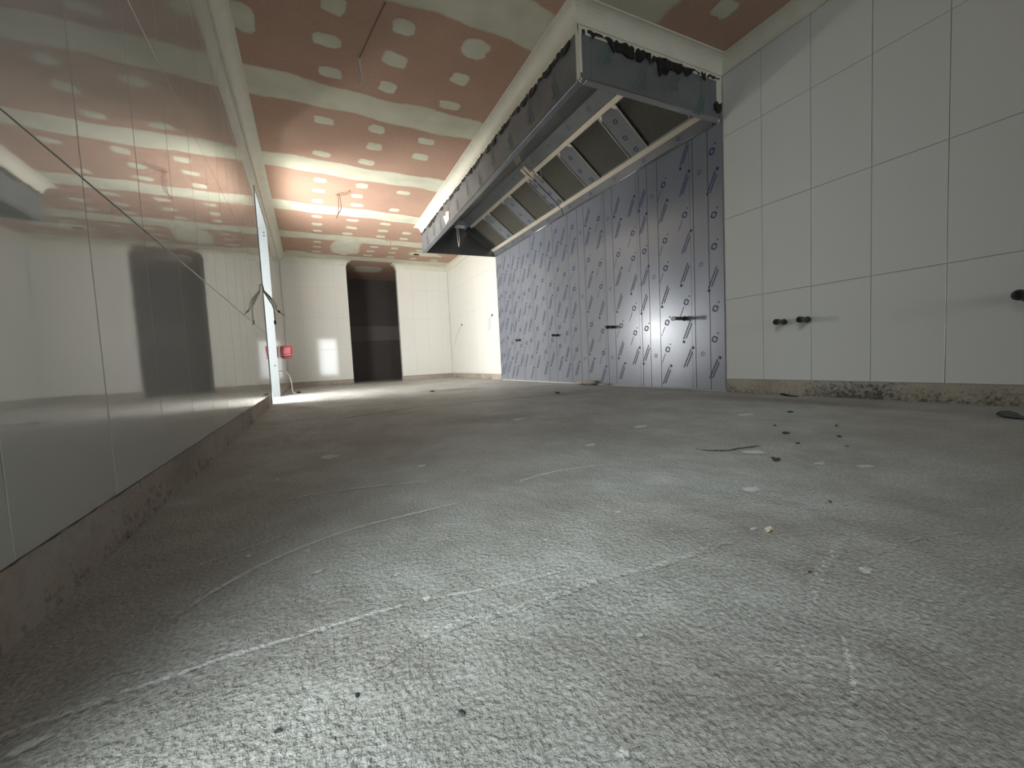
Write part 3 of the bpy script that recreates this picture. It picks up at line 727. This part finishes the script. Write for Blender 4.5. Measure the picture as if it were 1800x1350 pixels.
# wall points with drooping wires on the far right tiles
def socket(loc, pts, label):
    o = empty('cable_outlet', loc, label, 'outlet', 'cable outlets on the far right tiles')
    V, F = tube_geo([(0.001, 0, 0), (-0.006, 0, 0)], 0.022, 14, False); mesh_obj('hole_rim', V, F, mPipeIn, o)
    for run in pts: tube('wire', [Vector(p) - Vector(loc) for p in run], 0.0022, mGreyCable, o, 6)
socket((B, 7.75, 1.098), [[(B - 0.004, 7.75, 1.09), (B - 0.03, 7.80, 1.03), (B - 0.02, 8.05, 0.90), (B - 0.012, 8.2, 0.74)]], 'small dark cable outlet near the far corner, wire drooping left')
socket((B, 6.23, 1.112), [[(B - 0.004, 6.23, 1.10), (B - 0.03, 6.30, 1.06), (B - 0.02, 6.36, 0.95), (B - 0.012, 6.38, 0.85)], [(B - 0.004, 6.23, 1.10), (B - 0.03, 6.27, 1.03), (B - 0.02, 6.28, 0.88)]], 'small dark cable outlet beside the steel cladding, two wires hanging')

# ------------------------------------------------------------------ red box on the far left wall
rb = empty('alarm_box', (A, 6.4, 0.5), 'glossy red plastic box on the left wall beyond the open doorway', 'box')
o = hexa([(0.012, -0.06, 0.015), (0.150, -0.06, 0.022), (0.150, 0.06, 0.022), (0.012, 0.06, 0.015), (0.012, -0.06, 0.172), (0.162, -0.06, 0.178), (0.162, 0.06, 0.178), (0.012, 0.06, 0.172)], 'box_body', mRed, rb, 0.012)
hexa([(0.045, -0.068, 0.055), (0.140, -0.068, 0.060), (0.140, -0.058, 0.060), (0.045, -0.058, 0.055), (0.04, -0.068, 0.150), (0.150, -0.068, 0.155), (0.150, -0.058, 0.155), (0.04, -0.058, 0.150)], 'box_lid', mRed, rb, 0.006)
hexa([(0.0, -0.055, 0.01), (0.013, -0.055, 0.01), (0.013, 0.055, 0.01), (0.0, 0.055, 0.01), (0.0, -0.055, 0.175), (0.013, -0.055, 0.175), (0.013, 0.055, 0.175), (0.0, 0.055, 0.175)], 'back_plate', mCap, rb, 0.002)
hexa([(0.03, -0.061, 0.0), (0.155, -0.061, 0.004), (0.155, 0.055, 0.004), (0.03, 0.055, 0.0), (0.03, -0.061, 0.015), (0.155, -0.061, 0.021), (0.155, 0.055, 0.021), (0.03, 0.055, 0.015)], 'box_base', mRedDark, rb, 0.003)

# ------------------------------------------------------------------ marks on the floor
def ribbon(pts, hw, m, name, z=0.0006, rag=0.3, n=10, st=1.0):
    P = smooth_path([(x, y, 0) for x, y in pts], n); V, F, A_ = [], [], []
    k = len(P)
    for i, p in enumerate(P):
        t = (P[min(i + 1, k - 1)] - P[max(i - 1, 0)]).normalized(); nn = Vector((-t.y, t.x, 0))
        e_ = min(1, 6 * min(i, k - 1 - i) / k)
        w_ = hw * (1 + random.uniform(-rag, rag))
        for s_ in (-1, -0.4, 0.4, 1):
            q = p + nn * s_ * w_; V.append((q.x, q.y, z)); A_.append((st if abs(s_) < 1 else 0.0) * (0.35 + 0.65 * e_))
    for i in range(k - 1):
        for j in range(3): F.append((i * 4 + j, i * 4 + 4 + j, i * 4 + 5 + j, i * 4 + 1 + j))
    o = mesh_obj(name, V, F, m, floor, True); set_fe(o, A_); return o
sc = 'scratch_mark'
ribbon([(-0.202, 0.540), (-0.171, 0.541), (-0.107, 0.545), (-0.037, 0.541), (0.049, 0.539), (0.119, 0.532)], 0.0052, mScratch, sc)
ribbon([(0.119, 0.532), (0.242, 0.504), (0.36, 0.49)], 0.004, mScuff, sc)
ribbon([(-0.32, 0.52), (-0.26, 0.535), (-0.202, 0.54)], 0.008, mScuff, sc)
ribbon([(0.03, 0.44), (0.111, 0.463), (0.215, 0.451), (0.351, 0.445), (0.484, 0.427), (0.648, 0.423)], 0.010, mScuff, sc, 0.0008, st=0.8)
ribbon([(-0.198, 0.663), (-0.136, 0.741), (-0.062, 0.80), (0.056, 0.849), (0.224, 0.862), (0.309, 0.868)], 0.006, mScratch, sc)
ribbon([(-0.206, 0.834), (-0.13, 0.868), (-0.047, 0.901)], 0.005, mScuff, sc)
ribbon([(-0.104, 1.155), (0.054, 1.138), (0.197, 1.106), (0.283, 1.069)], 0.006, mScratch, sc)
ribbon([(0.456, 0.919), (0.616, 0.944), (0.796, 0.906)], 0.008, mScratch, sc)
ribbon([(0.824, 0.339), (0.665, 0.302), (0.574, 0.274), (0.499, 0.241)], 0.009, mScuff, sc, st=0.72)
ribbon([(0.517, 0.218), (0.467, 0.19), (0.417, 0.165)], 0.004, mScuff, sc, st=0.9)
ribbon([(0.748, 0.279), (0.854, 0.268), (0.966, 0.232)], 0.006, mScuff, sc, st=0.7)
ribbon([(0.1, 2.70), (0.311, 2.832), (0.837, 3.021), (1.393, 2.946), (1.961, 2.861), (2.6, 2.812)], 0.014, mCrack, 'floor_crack')
ribbon([(1.125, 0.885), (1.145, 0.838), (1.19, 0.806), (1.235, 0.803), (1.29, 0.79), (1.33, 0.79)], 0.013, mCrack, 'floor_crack')
def spot(cx, cy, rx, ry, m, name='paint_spot', z=0.0009, ang=0):
    n = 22; V = [(cx, cy, z)]; A_ = [1.0]; F = []; j_ = [random.uniform(0.75, 1.2) for _ in range(n)]
    rings = (0.25, 0.5, 0.75, 1.0) if name == 'damp_stain' else (0.6, 1.0)
    for rr in rings:
        for k in range(n):
            t = 2 * math.pi * k / n; px, py = math.cos(t) * rx * rr * j_[k], math.sin(t) * ry * rr * j_[k]
            V.append((cx + px * math.cos(ang) - py * math.sin(ang), cy + px * math.sin(ang) + py * math.cos(ang), z))
            A_.append((1 - rr) if name == 'damp_stain' else (1.0 if rr < 1 else -0.3))
    for k in range(n):
        q = (k + 1) % n; F.append((0, 1 + k, 1 + q))
        for r in range(len(rings) - 1): F.append((1 + n * r + k, 1 + n * r + n + k, 1 + n * r + n + q, 1 + n * r + q))
    o = mesh_obj(name, V, F, m, floor, True); set_fe(o, A_)
for (x, y, a, c, g_) in [(1.223, 0.747, .05, .035, -.4), (1.287, 0.494, .032, .018, -.4), (1.231, 0.572, .022, .014, 0), (0.891, 0.552, .03, .02, 0), (0.688, 0.263, .016, .01, 0), (0.123, 0.534, .008, .009, 0),
                         (0.047, 1.603, .045, .05, 0), (0.206, 0.236, .007, .006, 0), (0.694, 0.426, .012, .005, 0), (-0.009, 0.70, .012, .006, .5), (-0.25, 0.505, .018, .008, .3), (0.9, 1.15, .03, .02, 0), (1.3, 1.3, .05, .03, 0),
                         (1.9, 1.2, .07, .04, 0), (1.0, 1.9, .05, .03, 0), (0.3, 1.25, .02, .02, 0), (0.55, 0.62, .012, .006, 0), (0.1, 0.62, .008, .005, .4), (0.32, 0.33, .006, .004, 0)]:
    spot(x, y, a, c, mSpot, ang=g_)
for k in range(34):
    x, y = random.uniform(-0.2, 1.3), random.uniform(0.28, 1.5); s_ = random.uniform(.002, .006) * (0.6 + y); spot(x, y, s_, s_ * random.uniform(.4, .9), mSpot, 'paint_spot', 0.0010, random.uniform(0, 3))
spot(0.9, 2.05, 0.55, 0.25, mStain, 'damp_stain', 0.0004); spot(1.5, 4.6, 0.6, 0.3, mStain, 'damp_stain', 0.0004, -0.2); spot(2.55, 1.3, 0.22, 1.2, mStain, 'damp_stain', 0.0003)

# ------------------------------------------------------------------ loose bits on the floor
def lump(name, loc, r, m, sx=1, sy=1, sz=0.6, seed=0, parent=None):
    rnd = random.Random(seed); bm = bmesh.new(); bmesh.ops.create_icosphere(bm, subdivisions=2, radius=r)
    zmin = 0
    for v in bm.verts:
        v.co *= rnd.uniform(0.72, 1.22); v.co.x *= sx; v.co.y *= sy; v.co.z *= sz; zmin = min(zmin, v.co.z)
    for v in bm.verts: v.co.z -= zmin
    me = bpy.data.meshes.new(name); bm.to_mesh(me); bm.free()
    o = link(name, me, m, parent); o.location = loc; return o
pc = empty('plaster_crumb', (0.699, 0.405, 0), 'small beige popcorn-like crumb lying on the bare concrete', 'debris')
lump('crumb_body', (0, 0, 0), 0.0052, mChip, sz=1.0, seed=4, parent=pc); lump('crumb_knob', (0.004, -0.002, 0.004), 0.0034, mChip, sz=1, seed=6, parent=pc); lump('brown_fleck', (0.000, -0.0042, 0.003), 0.002, mRust, sz=1.2, seed=8, parent=pc)
def scrap(loc, a, c, rot, label):
    n = 12; V, F = [], []; rnd = random.Random(int(loc[0] * 1000))
    for z in (0.0005, 0.006):
        for k in range(n):
            t = 2 * math.pi * k / n; q = rnd.uniform(.7, 1.2)
            V.append((math.cos(t) * a * q, math.sin(t) * c * q, z + (0.012 * max(0, math.cos(t)) if z > 0.001 else 0.009 * max(0, math.cos(t)))))
    F = [tuple(range(n))[::-1], tuple(range(n, 2 * n))] + [(k, (k + 1) % n, n + (k + 1) % n, n + k) for k in range(n)]
    o = mesh_obj('rubber_scrap', V, F, mBlack); o.location = (loc[0], loc[1], 0); o.rotation_euler.z = rot; tag(o, label, 'debris', 'black scraps along the right wall')
scrap((2.50, 0.49), 0.075, 0.035, 0.5, 'curled black scrap on the floor at the right edge of the photo')
scrap((2.79, 1.47), 0.055, 0.02, 1.4, 'flat black scrap lying against the mouldy cement strip')
grit = [(1.176, .653, .009, 'dark grit crumb just right of the large white paint blot'), (1.19, .67, .006, 'smaller dark crumb touching the grit by the large white blot'),
        (1.568, .836, .009, 'flat dark grit crumb out on the floor before the right wall'), (1.435, .73, .006, 'dark grit crumb a hand behind the large white paint blot'),
        (1.642, .702, .007, 'dark grit crumb midway between the white blots and the mouldy strip'), (.104, .338, .0026, 'tiny black grain near the bottom centre of the photo'),
        (-.048, .405, .0024, 'tiny black grain near the bottom left of the photo'), (.94, .417, .0035, 'lone dark grain right of the beige popcorn-like crumb'),
        (1.993, 2.997, .02, 'dark crumb on the floor before the steel cladding, beside the long crack'), (1.254, 4.49, .02, 'dark crumb farthest back on the floor, before the passage'),
        (1.7, .95, .006, 'small dark crumb on the floor nearest the flat black scrap'), (1.5, .62, .004, 'small dark crumb beyond the smaller white paint blot'),
        (2.1, 1.1, .010, 'large dark crumb before the mouldy cement strip'), (1.85, .8, .007, 'dark crumb farthest right of the scattered floor grit'),
        (.02, .41, .0022, 'tiny black grain between the two grains at the bottom left'), (.62, .30, .0022, 'tiny black grain in front of the beige popcorn-like crumb')]
for k, (x, y, r, lb) in enumerate(grit):
    o = lump('grit', (x, y, 0), r, mPipe, 1.5, 0.9, 0.45, k); o.rotation_euler.z = k
    tag(o, lb, 'debris', 'dark grit on the floor')
for k in range(3):
    x, y = ((2.80, 3.55), (2.81, 3.75), (2.80, 3.35))[k]
    o = lump('cement_dropping', (x, y, 0), (0.06, 0.045, 0.03)[k], mBase, 0.6, 2.0, 0.45, 40 + k)
    tag(o, ('largest brown cement dropping at the foot of the steel cladding', 'farther brown cement dropping at the foot of the steel cladding', 'smallest brown cement dropping at the foot of the steel cladding')[k], 'debris', 'cement droppings by the steel')
